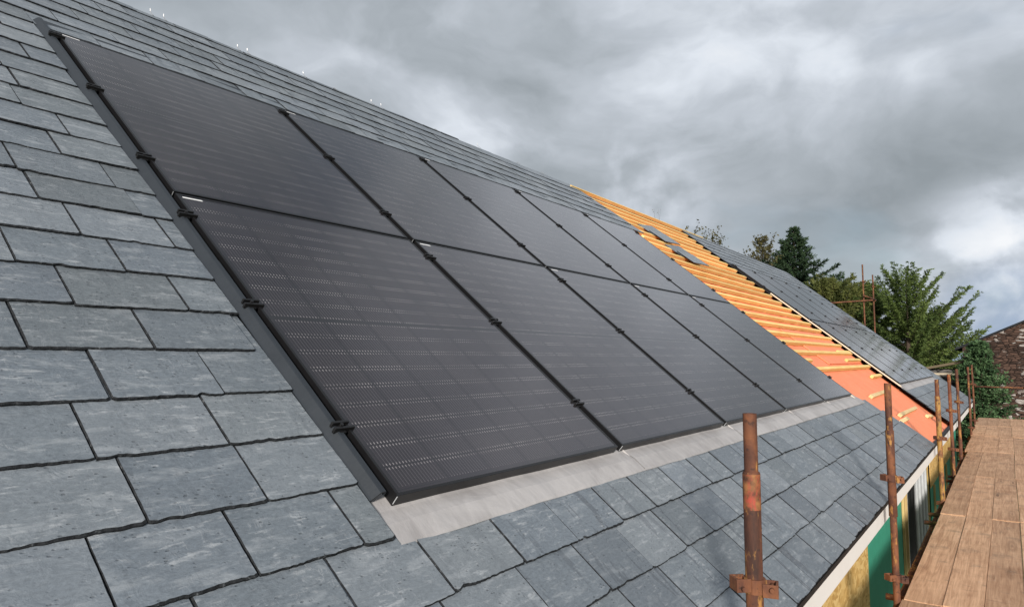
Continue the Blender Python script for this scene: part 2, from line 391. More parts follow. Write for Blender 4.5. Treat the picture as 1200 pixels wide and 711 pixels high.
M_slate = mat_slate(); M_sedge = mat_slate_edge()
M_black = mat_plain('black_aluminium', (.008, .008, .009), .40, .35, .3, 12)
M_clamp = mat_plain('black_plastic', (.008, .008, .009), .5, .4, .3, 20)
M_tray = mat_plain('black_tray', (.012, .012, .013), .6, .3, .3, 9)
M_flash = mat_plain('grey_flashing', (.022, .027, .034), .48, .4, .35, 7, bump=.1)
M_white = mat_plain('white_paint', (.80, .79, .77), .45, .4, .06, 5)
M_cream = mat_plain('cream_strip', (.66, .58, .46), .6, .3, .2, 12)
M_sticker = mat_plain('white_sticker', (.75, .75, .76), .5, .4, .05, 5)
M_silver = mat_plain('bare_metal', (.42, .42, .43), .4, .5, .15, 9, metal=.6)
M_galv = mat_plain('galvanised_steel', (.50, .52, .54), .45, .5, .3, 6, metal=.3)
M_lead = mat_lead()
M_batten = mat_wood('yellow_batten', (.74, .46, .14), (.93, .68, .28), (1.2, 30, 30), False, .7)
M_offcut = mat_wood('pale_offcut', (.62, .42, .19), (.88, .68, .38), (2, 30, 30), False, .7)
M_under = mat_membrane('orange_underlay', (.82, .22, .10), (.92, .33, .17))
M_green = mat_membrane('green_membrane', (.035, .25, .165), (.06, .36, .25), 3)
M_board = mat_wood('scaffold_timber', (.34, .18, .10), (.68, .425, .265), (40, 1.8, 40), True, .8, .42)
M_stud = mat_wood('pale_timber', (.40, .26, .10), (.62, .44, .20), (30, 30, 2), False, .75)
M_osb = mat_osb(); M_rust = mat_rust()
M_redrust = mat_paint_rust('red_paint_rust', (.36, .06, .04)); M_yelrust = mat_paint_rust('yellow_paint_rust', (.36, .20, .055))
M_dark = mat_plain('dark_interior', (.02, .02, .022), .8, .2)  # near-black colour stands in for the shade inside wall and window
M_soffit = mat_plain('soffit_board', (.45, .38, .28), .7, .3)
M_stone = mat_stone('brown_rubble_stone', (5.0, 5.0, 13.0), (.032, .021, .017), (.11, .068, .052), .7); M_stone2 = mat_stone('grey_rubble_stone', (3, 3, 5), (.05, .05, .05), (.2, .19, .18), .1)
M_bark = mat_plain('bark', (.075, .055, .042), .9, .15, .5, 6, bump=.6, stretch=(4, 4, 1))
M_ground = mat_ground()

# ------------------------------------------------------------------ ground
mb = MB()
n = 60
gx = np.concatenate([-np.geomspace(1200, 1, 30), np.geomspace(1, 1200, 30)])
vs = []; 
for j, yy in enumerate(gx):
    for i, xx in enumerate(gx):
        r_ = math.hypot(xx, yy)
        z = .06 * math.sin(xx * .9) * math.cos(yy * .7) + (0 if r_ < 60 else min((r_ - 60) * .008, 7) * (.6 + .4 * math.sin(math.atan2(yy, xx) * 7)))
        vs.append((xx, yy + 10, z - .05))
fs = [(j * n + i, j * n + i + 1, (j + 1) * n + i + 1, (j + 1) * n + i) for j in range(n - 1) for i in range(n - 1)]
mb.add(vs, fs); g = mb.build('ground', M_ground, smooth=True); tag(g, kind='structure')

# ------------------------------------------------------------------ the house
U0, U1 = -3.0, 19.6
EAVE_V = -.054
house = empty('house', (-5.0, 8.3, 0), 'long house with a half finished slate roof, orange underlay showing and white fascia', 'house')
def roofpart(mb, name, mats, parent=house, **k):
    M = (Matrix.Translation(house.location).inverted() @ RM) if parent is house else None
    return mb.build(name, mats, parent, matrix=M, **k)
def housepart(mb, name, mats, parent=house, **k):
    return mb.build(name, mats, parent, matrix=Matrix.Translation(-house.location) if parent is house else None, **k)

G = .1975
A_U0, A_U1, A_V0 = 1.380, 8.27, .846         # near solar array
B_U0, B_U1 = 12.34, 18.16                    # far solar array
def intervals(vb):
    """stretches of a course that carry slates"""
    if vb > 4.25:
        e = 8.3 + (5.45 - vb) * .42
        return [(U0, e), (12.28, U1)]
    if vb > .70:
        return [(U0, 1.31), (B_U1 + .07, U1)]
    e = 8.42 + (.72 - vb) * 1.02
    return [(U0, e), (12.22, U1)]
def add_slate(mb, u0, u1, v0, v1, near, tone, wl):
    sg = (.009 if u0 < 2.2 else .016) if near else .08
    k = .0009 if near else .0015
    j = lambda s=1: rng.uniform(-k, k) * s
    nb = max(2, int((u1 - u0) / sg)); ns = max(2, int((v1 - v0) / (sg * 2.2)))
    pts = []
    drift = rng.uniform(-.003, .003)
    chip = rng.random() < .35 and near; cu = rng.uniform(u0, u1); cw_ = rng.uniform(.012, .035); cd = rng.uniform(.004, .011)
    wob = [0.0]
    for i in range(nb): wob.append(wob[-1] * .80 + rng.uniform(-.0008, .0008))
    for i in range(nb + 1):
        u = u0 + (u1 - u0) * i / nb
        dv = j(1.2) + drift * (i / nb - .5)
        if near: dv += wob[i]
        if chip and abs(u - cu) < cw_: dv += cd * (1 - abs(u - cu) / cw_) ** .6 * rng.uniform(.6, 1)
        if i in (0, nb): dv += rng.uniform(.0, .006)
        pts.append((u + (j(.4) if 0 < i < nb else 0), v0 + dv))
    for i in range(1, ns + 1): pts.append((u1 + j(.5), v0 + (v1 - v0) * i / ns))
    for i in range(0, ns): pts.append((u0 + j(.5), v1 - (v1 - v0) * i / ns))
    m_ = len(pts); cu_, cv_ = (u0 + u1) / 2, (v0 + v1) / 2
    tw = rng.uniform(-.0018, .0018); sl = -.016 / .42
    def W(u, v): return wl + .021 + (v - v0) * sl + tw * (u - cu_) / .15
    ring1 = []; ring2 = []; ring3 = []; insw = .003
    for (u, v) in pts:
        ins = (insw := min(.006, max(.0015, insw + rng.uniform(-.0009, .0009)))) if near else .003
        uu = u + (ins * .55 if u < cu_ - .3 * (u1 - u0) else -ins * .55 if u > cu_ + .3 * (u1 - u0) else 0)
        vv = v + (ins if v < v0 + .02 else 0)
        ring1.append((uu, vv, W(u, v))); ring2.append((u, v, W(u, v) - .0028)); ring3.append((u, v, W(u, v) - .0080))
    mb.add(ring1, [tuple(range(m_))], 0, tone)
    fs = [(m_ + i, m_ + (i + 1) % m_, (i + 1) % m_, i) for i in range(m_)] + [(2 * m_ + i, 2 * m_ + (i + 1) % m_, m_ + (i + 1) % m_, m_ + i) for i in range(m_)]
    mb.add(ring1 + ring2 + ring3, fs, 1, tone)
slate = MB()
for ci in range(-0, 29):
    vb = EAVE_V + ci * G + rng.uniform(-.003, .003)
    for (a, b_) in intervals(vb):
        u = a - rng.uniform(0, .1) - (.155 if ci % 2 else 0)
        first = True
        while u < b_:
            wd = rng.choice((.29, .30, .31, .32, .33)) if u > -2 else .31
            s0, s1 = max(u, a), min(u + wd - rng.uniform(.002, .0042), b_)
            u += wd
            if s1 - s0 < .05: continue
            end = min(vb + .42, ridge_v((s0 + s1) / 2) - .004)
            if vb < .70 and (s1 > 1.32 and s0 < 8.30 or s1 > 12.3 and s0 < 18.2): end = min(end, .775)
            if end - vb < .03: continue
            add_slate(slate, s0, s1, vb + rng.uniform(-.0035, .0035), end, s0 < 5.5, rng.random(), rng.uniform(-.0015, .0015))
roofpart(slate, 'roof_slates', [M_slate, M_sedge], tone=True)

# underlay over the whole slope, with the lap step of the photo
mb = MB()
nu, nv = 90, 24
for rep in range(1):
    vs = []
    for jv in range(nv + 1):
        for iu in range(nu + 1):
            u = U0 + .02 + (U1 - U0 - .04) * iu / nu; v = -.04 + (ridge_v(u) - .02 + .04) * jv / nv
            vs.append((u, v, -.050 - .006 * math.sin(u * math.pi / .6) ** 2 + .002 * math.sin(u * 9 + v * 5)))
    fs = [(j * (nu + 1) + i, j * (nu + 1) + i + 1, (j + 1) * (nu + 1) + i + 1, (j + 1) * (nu + 1) + i) for j in range(nv) for i in range(nu)]
    mb.add(vs, fs)
under = roofpart(mb, 'roof_underlay', M_under, smooth=True)
mb = MB()
mb.add([(9.66, 2.2, -.034), (12.22, 2.2, -.034), (12.22, 1.45, -.034), (9.80, 1.45, -.034), (9.66, 2.2, -.048), (12.22, 2.2, -.048), (12.22, 1.45, -.048), (9.80, 1.45, -.048)],
       [(3, 2, 1, 0), (0, 4, 7, 3), (3, 7, 6, 2), (0, 1, 5, 4)])
roofpart(mb, 'underlay_patch', M_under)

# battens across the open stretch
bat = []
vlist = [1.33] + [1.66 + .198 * i for i in range(19)]
for i, v in enumerate(vlist):
    ur = 12.25 + rng.uniform(-.05, .05)
    ul = 8.30 if v < 4.2 else 8.25 + (5.4 - v) * .38
    if v > 5.30: continue
    b_ = MB(); bow = rng.uniform(-.006, .006)
    b_.box((ul + rng.uniform(-.02, .02), v - .024 + bow, -.046), (ur, v + .024 + bow, .002), bev=.003)
    roofpart(b_, 'batten', M_batten)
b_ = MB(); b_.box((8.2, 5.375, -.02), (13.4, 5.40, .03), bev=.003); roofpart(b_, 'ridge_batten', M_batten)
for (v, ul, ur) in ((1.50, 8.30, 8.9), (1.64, 8.30, 8.75), (1.42, 8.3, 8.72)):
    pass
# short ends of cut battens still nailed at both sides
for (v, ua, ub) in ((1.50, 8.31, 8.86), (1.165, 8.31, 8.5), (1.86, 8.31, 8.98)):
    b_ = MB(); b_.box((ua, v - .023, -.047), (ub, v + .023, .0), bev=.003); roofpart(b_, 'batten_end', M_batten)
for (v, ua, ub) in ((1.50, 11.1, 12.22), (1.12, 11.35, 12.2), (1.70, 11.3, 12.3)):
    b_ = MB(); b_.box((ua, v - .023, -.047), (ub, v + .023, .0), bev=.003); roofpart(b_, 'batten_end', M_batten)

# lead apron under the near array and its laps
def apron(u0, u1, vt, w):
    a = MB(); nu = int((u1 - u0) / .05)
    vs = []
    for jv, v in enumerate((.712, .722, .785, .835, vt)):
        for i in range(nu + 1):
            u = u0 + (u1 - u0) * i / nu
            ww = w - .0115 * min(1, max(0, (v - .785) / .05)) + .0012 * math.sin(u * 7.1 + v * 9) + .0010 * math.sin(u * 17)
            if u - 1.312 < .12: ww -= .004 * (1 - (u - 1.312) / .12)
            vs.append((u + (.03 * (.85 - v) if i == 0 else 0), v + (.0018 * math.sin(u * 3.3) + .0012 * math.sin(u * 23) if jv < 2 else 0), ww - (.003 if jv == 0 else 0)))
    fs = [(j * (nu + 1) + i, j * (nu + 1) + i + 1, (j + 1) * (nu + 1) + i + 1, (j + 1) * (nu + 1) + i) for j in range(4) for i in range(nu)]
    b0 = len(vs)
    for i in range(nu + 1): vs.append((u0 + (u1 - u0) * i / nu, .712, w - .016))
    fs += [(b0 + i, b0 + i + 1, i + 1, i) for i in range(nu)]
    c0 = len(vs); vs += [(u0, .712, w - .016), (u0, vt, w - .016)]
    fs += [(c0, 0, 4 * (nu + 1), c0 + 1)]
    a.add(vs, fs); return roofpart(a, 'lead_apron', M_lead, smooth=False)
edges_ = [1.312, 2.80, 4.22, 5.66, 7.05, 8.45]
for i in range(5):
    apron(edges_[i], edges_[i + 1] + (.10 if i < 4 else 0), .98, .0185 + .0022 * i)
apron(12.3, B_U1 + .06, .98, .021)
# tray sheets beneath the arrays, top flashings
for (ua, ub) in ((1.33, 8.27), (12.33, B_U1 + .05)):
    a = MB(); a.box((ua, .90, -.012), (ub, 4.30, .0)); roofpart(a, 'mounting_tray', M_tray)
    a = MB(); a.box((ua + .02, 4.235, .004), (ub, 4.42, .016), bev=.003); roofpart(a, 'top_flashing', M_flash)
# profiled black flashing up the left side of the near array (three lapped lengths)
def side_flash(u0, v0, v1, w, sgn=1):
    a = MB()
    prof = [(0, .014), (.005, .018), (.025, .040), (.030, .042), (.044, .042), (.047, .039), (.047, .024), (.044, .024), (.043, .036), (.030, .037), (.008, .010), (0, .010)]
    m_ = len(prof)
    vs = [(u0 + sgn * p, v0, q + w) for p, q in prof] + [(u0 + sgn * p, v1, q + w) for p, q in prof]
    fs = [(i, (i + 1) % m_, m_ + (i + 1) % m_, m_ + i) for i in range(m_)]
    fs += [tuple(range(m_ - 1, -1, -1)), tuple(range(m_, 2 * m_))]
    a.add(vs, fs); return roofpart(a, 'side_flashing', M_flash)
for (a0, a1, w) in ((.872, 2.02, .0), (2.0, 3.20, -.0016), (3.18, 4.36, -.003)): side_flash(1.312, a0, a1, w)
# white metal strip and black upstand along the far array's left side
a = MB(); a.box((12.245, .80, .010), (12.262, 3.3, .030), bev=.002); roofpart(a, 'edge_strip', M_cream)
a = MB(); a.box((12.268, .80, .000), (12.325, 4.35, .012), bev=.002); roofpart(a, 'edge_channel', M_tray)
a = MB(); a.box((8.277, .80, .004), (8.292, 4.24, .026), bev=.002); roofpart(a, 'edge_strip', M_cream)
# ridge clips
for (u, dv) in ((2.36, 0), (2.46, 0), (3.07, 0), (3.16, 0), (3.72, 0), (4.06, -.01), (4.53, 0), (4.66, 0), (5.45, -.01), (6.2, 0), (7.0, -.02), (7.55, -.02)):
    a = MB(); vr = ridge_v(u)
    hgt = .05 if dv == 0 else .012
    a.tube([RP(u, vr - .05, .028), RP(u, vr - .008, .026), RP(u, vr, .01) + Vector((0, 0, hgt * .6)), RP(u, vr + .002, .01) + Vector((0, 0, hgt))], .0027, 6)
    housepart(a, 'ridge_clip', M_silver)

# body: back slope, walls, eave
EX = RP(0, EAVE_V).x; EZ = RP(0, EAVE_V).z
WX = -1.10; FX = -.742
def rz(u): return RP(u, ridge_v(u))
def backp(u, d): r_ = rz(u); return Vector((r_.x - d * cs, u, r_.z - d * sn))
a = MB(); 
A0, A1, B0, B1 = rz(U0), rz(U1), backp(U0, 5.4), backp(U1, 5.4)
dn = Vector((0, 0, -.05))
a.add([A0, A1, B1, B0, A0 + dn, A1 + dn, B1 + dn, B0 + dn], [(0, 3, 2, 1), (4, 5, 6, 7), (0, 1, 5, 4), (2, 3, 7, 6), (1, 2, 6, 5), (3, 0, 4, 7)])
housepart(a, 'back_slope', M_slate)
a = MB(); a.box((WX - .22, U0 + .15, -.05), (WX - .04, U1 - .25, EZ - .10)); housepart(a, 'wall_core', M_dark)
wy = B0.x + .35
for u in (U0 + .2, U1 - .35):
    a = MB(); r_ = rz(u); zt = .07
    pl = [(WX - .24, EZ - .12 + 0), (WX - .24, -.05), (wy, -.05), (wy, B0.z - .0), (r_.x, r_.z - .14)]
    pl = [(WX - .24, -.05), (WX - .24, RP(0, 0).z + (RP(0, 0).x - (WX - .24)) * sn / cs - .12), (r_.x, r_.z - .14), (wy, r_.z - (r_.x - wy) * sn / cs - .14), (wy, -.05)]
    vs = [(x, u, z) for x, z in pl] + [(x, u + .15, z) for x, z in pl]
    a.add(vs, [(0, 1, 2, 3, 4), (9, 8, 7, 6, 5)] + [(i, (i + 1) % 5 + 0, (i + 1) % 5 + 5, i + 5) for i in range(5)])
    housepart(a, 'gable_wall', M_stone2)
a = MB(); a.box((wy - .01, U0 + .36, -.05), (wy + .15, U1 - .36, B0.z + .1)); housepart(a, 'back_wall', M_stone2)
# fascia in lengths
ys_ = [U0, .3, 5.62, 9.45, 12.9, 16.6, U1]
for i in range(6):
    a = MB(); a.box((FX - .022, ys_[i] + .002, EZ - .137), (FX, ys_[i + 1] - .002, EZ - .028), bev=.002); housepart(a, 'fascia_board', M_white)
a = MB(); a.box((WX - .03, U0 + .1, EZ - .150), (FX - .024, U1 - .1, EZ - .139)); housepart(a, 'soffit', M_soffit)
a = MB(); a.box((FX - .03, U0, EZ - .027), (FX + .012, U1, EZ - .004)); housepart(a, 'eave_strip', M_tray)
# verge trim
a = MB()
for (va, vb2) in ((-.05, 5.26),):
    a.box((U1 + .003, va, -.10), (U1 + .02, vb2, .008))
roofpart(a, 'verge_board', M_white)
# wall cladding
def wallpanel(name, y0, y1, z0, z1, x, mat, th=.012):
    a = MB(); a.box((x - th, y0, z0), (x, y1, z1), bev=.0015); return housepart(a, name, mat)
zt = EZ - .152
wallpanel('strand_board', 3.4, 6.85, .6, zt, WX + .010, M_osb)
wallpanel('strand_board', 12.75, 18.2, EZ - 1.05, zt, WX + .010, M_osb)
wallpanel('green_membrane', 6.86, 9.45, .2, zt, WX, M_green, .004)
wallpanel('green_membrane', 11.55, 12.35, .2, zt, WX, M_green, .004)
wallpanel('green_membrane', 12.75, 18.2, .2, EZ - 1.052, WX, M_green, .004)
wallpanel('green_membrane', 18.21, U1 - .25, .2, zt, WX, M_green, .004)
for y in (9.25, 9.52, 11.62, 12.15, 13.2, 14.5, 15.8, 17.1):
    a = MB(); top = zt if y < 12.6 else EZ - 1.06
    a.box((WX + .002, y, .3), (WX + .030, y + .05, top), bev=.002); housepart(a, 'wall_batten', M_stud)
a = MB()
a.box((WX - .055, 9.6, .3), (WX - .05, 11.5, zt)); housepart(a, 'window_opening', M_dark)  # flat sheet, the opening's inner shade is put into its colour
a = MB()
for y in (9.62, 11.44): a.box((WX - .04, y, .4), (WX + .02, y + .06, zt), bev=.002)
a.box((WX - .04, 9.68, .9), (WX + .02, 11.44, .96), bev=.002)
housepart(a, 'window_frame', M_white)

# galvanised props standing in front of the window opening
for i, (y, lean) in enumerate(((9.95, .0), (10.3, .0), (10.66, .02), (11.05, -.01))):
    a = MB()
    a.tube([(0, 0, 0), (0, lean * .5, 1.45)], .032, 12); a.tube([(0, lean * .5, 1.40), (0, lean, EZ - .17)], .025, 12)
    o = empty('steel_prop', (WX + .085, y, 0), ['galvanised steel prop, nearest in the row under the eave', 'galvanised steel prop, second in the row under the eave', 'galvanised steel prop, third in the row under the eave', 'galvanised steel prop, farthest in the row under the eave'][i], 'prop', 'galvanised props at the wall opening')
    a.build('tube', M_galv, o, smooth=False)
    c = MB(); c.box((-.045, -.045, 0), (.045, .045, .012), bev=.002); c.build('foot_plate', M_galv, o)
    c = MB(); c.tube([(0, lean * .5, 1.36), (0, lean * .5, 1.46)], .042, 12); c.tube([(-.07, lean * .5, 1.41), (.07, lean * .5, 1.41)], .009, 8); c.build('collar', M_galv, o)

# ------------------------------------------------------------------ solar panels
def make_panel(W, H, label):
    r_ = empty('solar_panel', RM, label, 'solar panel')
    M_g = mat_glass(W, H)
    f_ = MB(); t_ = .011; h_ = .040
    f_.box((0, 0, 0), (W, t_, h_), bev=.0012); f_.box((0, H - t_, 0), (W, H, h_), bev=.0012)
    f_.box((0, t_, 0), (t_, H - t_, h_), bev=.0012); f_.box((W - t_, t_, 0), (W, H - t_, h_), bev=.0012)
    f_.build('frame', M_black, r_)
    g_ = MB(); g_.box((t_ - .001, t_ - .001, h_ - .012), (W - t_ + .001, H - t_ + .001, h_ - .0015)); g_.build('glass', M_g, r_)
    s_ = MB(); s_.box((.022, H - .030, h_ - .0012), (.105, H - .0205, h_ - .0004)); s_.build('sticker', M_sticker, r_)
    # slim bright mitre at the lower corner
    c_ = MB(); c_.box((-.0009, -.0009, .008), (.0012, .0012, h_ - .003)); c_.build('corner_cut', M_galv, r_)
    return r_
def add_clamp(parent, x, y, left_only):
    c = MB()
    x0 = x - .034; x1 = x + .034
    for dy in (-.014, .010):
        c.box((x0 + (.006 if dy > 0 else 0), y + dy, .030), (x1 + (.008 if dy < 0 else 0), y + dy + .009, .050), bev=.002)
    c.box((x - .014, y - .02, .0), (x + .012, y + .022, .038), bev=.002)
    c.tube([(x - .003, y, .036), (x - .003, y, .054)], .006, 8)
    return c.build('clamp', M_clamp, parent)
ordn = ['first', 'second', 'third', 'fourth', 'fifth']
CLV = {0: (.284, .904, 1.494), 1: (.274, .954, 1.59)}
def array(u0, v0, pw, gap, ph, gapv, ncol, where, group):
    W, H = pw - gap, ph - gapv
    protos = {}
    for row in (0, 1):
        for c_ in range(ncol):
            pos = 'nearest the camera' if c_ == 0 else 'farthest along the roof' if c_ == ncol - 1 else ordn[c_] + ' from the camera'
            lab = 'black solar panel in the %s row of the %s, %s' % ('lower' if row == 0 else 'upper', where, pos)
            if row not in protos:
                p = make_panel(W, H, lab); protos[row] = p
                for y in CLV[row]: add_clamp(p, -gap / 2, y, c_ == 0)
            else:
                p = copy_tree(protos[row])
            M = RM @ Matrix.Translation((u0 + c_ * pw, v0 + row * ph, .0048)); p.matrix_world = M
            tag(p, lab, 'solar panel', group)
            if c_ == ncol - 1:
                for y in CLV[row]: add_clamp(p, W + gap / 2 - .008, y, True)
array(A_U0, A_V0, 1.38, .046, 1.682, .016, 5, 'near array', 'solar panels of the near array')
array(B_U0, A_V0, 1.165, .040, 1.682, .016, 5, 'far array', 'solar panels of the far array')

# ------------------------------------------------------------------ loose slates and timber lying on the open stretch
lab = ['loose grey slate highest up, lying across the yellow battens', 'loose grey slate overlapped by the topmost one on the battens', 'loose grey slate third down the heap on the battens', 'loose grey slate lowest down, nearest the solar panels']
for i, (u, v, rot, w) in enumerate(((9.62, 4.60, .10, .020), (9.66, 4.38, .02, .036), (9.58, 4.02, .08, .020), (9.62, 3.80, -.02, .038))):
    s_ = MB(); add_slate(s_, -.28, .28, -.16, .16, True, rng.random(), -.012)
    o = s_.build('loose_slate', [M_slate, M_sedge], tone=True)
    o.matrix_world = RM @ Matrix.Translation((u, v, w)) @ Matrix.Rotation(rot, 4, 'Z') @ Matrix.Rotation(-.05, 4, 'Y')
    tag(o, lab[i], 'slate', 'loose slates on the battens')
off = [((9.55, .80), (11.2, .82), 'pale timber offcut lying level, highest of the loose pieces on the orange underlay'),
       ((9.75, .435), (11.45, .425), 'long pale timber offcut below the level one on the orange underlay'),
       ((9.35, .36), (9.95, .355), 'stubby timber block at the lower end of the long offcut'),
       ((11.45, .25), (11.85, .21), 'small timber scrap beside the far slates near the eave')]
for i, (p, q, lb) in enumerate(off):
    p = Vector(p); q = Vector(q); d_ = q - p; L = d_.length
    s_ = MB(); s_.box((-L / 2, -.024, 0), (L / 2, .024, .038), bev=.003)
    o = s_.build('timber_offcut', M_offcut); c_ = (p + q) / 2
    o.matrix_world = RM @ Matrix.Translation((c_.x, c_.y, -.0 if i else -.0)) @ Matrix.Translation((0, 0, -.049)) @ Matrix.Rotation(math.atan2(d_.y, d_.x), 4, 'Z')
    tag(o, lb, 'timber', 'loose timber on the underlay')

# ------------------------------------------------------------------ scaffold
DZ = CZ - 1.60
rows = [(2.30, 5.33), (5.345, 8.46), (8.475, 11.40), (11.415, 14.45), (14.465, 17.38), (17.395, 20.1), (20.115, 22.75)]
rown = ['in the front bay', 'in the second bay from the front', 'in the third bay from the front', 'in the middle bay', 'in the fifth bay from the front', 'in the sixth bay from the front', 'in the end bay by the hedge']
coln = ['along the house wall', 'second from the house wall', 'middle of its bay', 'fourth from the house wall', 'on the outer edge']
for ri, (y0, y1) in enumerate(rows):
    xe = -.648 + (-.002, .003, -.003, -.012, -.05, -.075, -.10)[ri]
    dr = (0, .0, .004, -.004, .002, .0, .0)[ri]
    for ci in range(5):
        wd = .219 + rng.uniform(-.006, .004) + (.012 if ri > 3 else 0)
        L = y1 - y0
        b_ = MB(); dz = rng.uniform(-.004, .004); y_a = rng.uniform(-.002, .012); y_b = L + rng.uniform(-.014, .001)
        # slightly cupped and worn board
        nx, ny = 4, 10
        vs = []
        for jy in range(ny + 1):
            for ix in range(nx + 1):
                x = wd * ix / nx; yv = y_a + (y_b - y_a) * jy / ny
                vs.append((x, yv, .0025 * ((ix / nx - .5) * 2) ** 2 + .004 * math.sin(jy / ny * math.pi) * (rng.random() * .1 + .5)))
        t0 = len(vs); vs += [(x, y, -.038) for (x, y, z) in vs]
        q = nx + 1
        fs = [(j * q + i, j * q + i + 1, (j + 1) * q + i + 1, (j + 1) * q + i) for j in range(ny) for i in range(nx)]
        fs += [tuple(t0 + k for k in reversed(f)) for f in fs]
        for j in range(ny):
            fs += [(t0 + j * q, j * q, (j + 1) * q, t0 + (j + 1) * q)[::-1], (t0 + j * q + nx, t0 + (j + 1) * q + nx, (j + 1) * q + nx, j * q + nx)[::-1]]
        for i in range(nx):
            fs += [(i, t0 + i, t0 + i + 1, i + 1), (ny * q + i, ny * q + i + 1, t0 + ny * q + i + 1, t0 + ny * q + i)]
        b_.add(vs, fs)
        bt = MB(); 
        o = b_.build('scaffold_board', M_board)
        o.location = (xe, y0, DZ + dz); o.rotation_euler = (0, 0, dr + rng.uniform(-.001, .001))
        xe += wd + rng.uniform(.002, .0045)
        tag(o, 'weathered brown scaffold board %s, %s' % (coln[ci], rown[ri]), 'scaffold board', 'boards of the scaffold walkway')
# dark bearer under the inner board edge and transoms
def tube_thing(name, p, q, r_, mat, label, cat, group=None):
    p = Vector(p); q = Vector(q); d_ = q - p
    s_ = MB(); s_.tube([(0, 0, 0), (0, 0, d_.length)], r_, 14)
    o = s_.build(name, mat, smooth=False)
    for pl_ in o.data.polygons: pl_.use_smooth = len(pl_.vertices) == 4
    o.matrix_world = Matrix.Translation(p) @ d_.to_track_quat('Z', 'Y').to_matrix().to_4x4()
    return tag(o, label, cat, group)
tube_thing('scaffold_ledger', (-.700, 1.6, DZ - .115), (-.76, 22.9, DZ - .115), .0215, M_rust, 'rusty scaffold tube running under the inner edge of the walkway', 'scaffold tube')
tube_thing('scaffold_ledger', (.40, 1.6, DZ - .115), (.36, 22.9, DZ - .115), .0215, M_rust, 'rusty scaffold tube running under the outer edge of the walkway', 'scaffold tube')
for i, y in enumerate((2.5, 5.1, 5.55, 8.25, 8.7, 11.2, 11.6, 14.2, 14.7, 17.2, 17.6, 20.0, 20.4, 22.4)):
    tube_thing('scaffold_transom', (-.78, y, DZ - .0655), (.52, y, DZ - .0655), .0215, M_rust, 'short rusty tube bearing the walkway boards from below', 'scaffold tube', 'tubes carrying the walkway boards')

def make_pole(x, y, top, label, sleeve=None, couplers=(), paint=None, lean=0, group='inner scaffold standards', topcol=None, rot=0.4, base=0):
    """top/sleeve/couplers are heights relative to the eye"""
    r_ = empty('scaffold_pole', (x, y, base), label, 'scaffold pole', group)
    zt_ = CZ + top - base
    def pt(z): return (lean * (z - (CZ - base)), 0, z)
    a = MB()
    a.tube([pt(0), pt(zt_)], .0215, 18, caps=False)
    # hollow top: rim and inner wall
    a.tube([pt(zt_), pt(zt_ - .12)], .0178, 18, caps=False)
    k = 18; vs = []
    for rr in (.0215, .0178):
        for i in range(k):
            an = 2 * math.pi * i / k; p = pt(zt_); vs.append((p[0] + rr * math.cos(an), rr * math.sin(an), p[2] + .0002))
    a.add(vs, [(i, (i + 1) % k, k + (i + 1) % k, k + i) for i in range(k)])
    o = a.build('tube', topcol or M_rust, r_)
    for pl_ in o.data.polygons: pl_.use_smooth = True
    if sleeve:
        s0 = CZ + sleeve[0] - base; s1 = CZ + sleeve[1] - base
        c = MB(); c.tube([pt(s0), pt(s0 + .001), pt(s1 - .004), pt(s1)], [.0258, .0266, .0266, .025], 18); sl = c.build('sleeve', M_rust if not paint else M_rust, r_, smooth=True)
        if paint:
            c = MB(); c.tube([pt(s1 - paint[0]), pt(s1 - .006)], .0272, 18, caps=False); c.build('paint_band', paint[1], sl, smooth=True)
    for z in couplers:
        zz = CZ + z - base; c = MB()
        c.tube([pt(zz - .022), pt(zz + .022)], .0335, 14)
        for sg, az in ((1, rot), (-1, rot + .5)):
            M = Matrix.Translation(pt(zz)) @ Matrix.Rotation(az, 4, 'Z')
            x0, x1 = (.024, .070) if sg > 0 else (-.070, -.024)
            zo = .007 * sg
            c.box((x0, -.030, -.020 - zo), (x1, -.024, .020 - zo), M=M, bev=.002); c.box((x0, .020, -.020 - zo), (x1, .026, .020 - zo), M=M, bev=.002)
            xx = x1 if sg > 0 else x0
            c.box((min(xx, xx - sg * .008), -.024, -.020 - zo), (max(xx, xx - sg * .008), .021, .020 - zo), M=M, bev=.002)
            bm_ = Matrix.Translation(pt(zz)) @ Matrix.Rotation(az, 4, 'Z')
            p0 = bm_ @ Vector((sg * .052, -.042, 0)); p1 = bm_ @ Vector((sg * .052, .034, 0)); c.tube([p0, p1], .007, 8)
        c.build('coupler', M_rust, r_)
    return r_
make_pole(-.672, 2.20, -.172, 'thick rusty scaffold standard standing nearest, with a red painted sleeve', (-1.6, -.353), (-.698,), (.115, M_redrust), lean=.0, rot=.25)
make_pole(-.676, 5.27, -.165, 'slim rusty scaffold standard rising beside the green wall membrane', (-1.05, -.48), (-.80, -1.45), lean=.0, rot=.35)
make_pole(-.682, 9.23, -.235, 'red and yellow rusty scaffold standard at the edge of the orange underlay', (-2.0, -.42), (-.90, -1.63), (1.4, M_yelrust), rot=.5)
make_pole(-.690, 11.36, -.215, 'rusty scaffold standard behind the red and yellow one, in front of the far slates', None, (-.72, -1.25), rot=.6)
make_pole(-.70, 13.35, -.165, 'thin rusty scaffold standard at the low corner of the far slates', (-2.2, -1.3), (-.70, -1.8), rot=.6)
make_pole(-.715, 17.5, -.17, 'rusty scaffold standard beyond the end of the house, left of the close pair', None, (-1.45,), rot=.6)
make_pole(-.745, 20.3, -.14, 'rusty scaffold standard beside the red end rail, right of the close pair', None, (-.62, -1.5), rot=.6)
make_pole(-.86, 16.3, -.22, 'dim short scaffold standard half hidden behind another one at the house corner', None, (), rot=.6)
make_pole(.355, 22.6, -.29, 'rusty scaffold standard at the outer far corner of the walkway', None, (-.75,), rot=.6, group='outer scaffold standards')
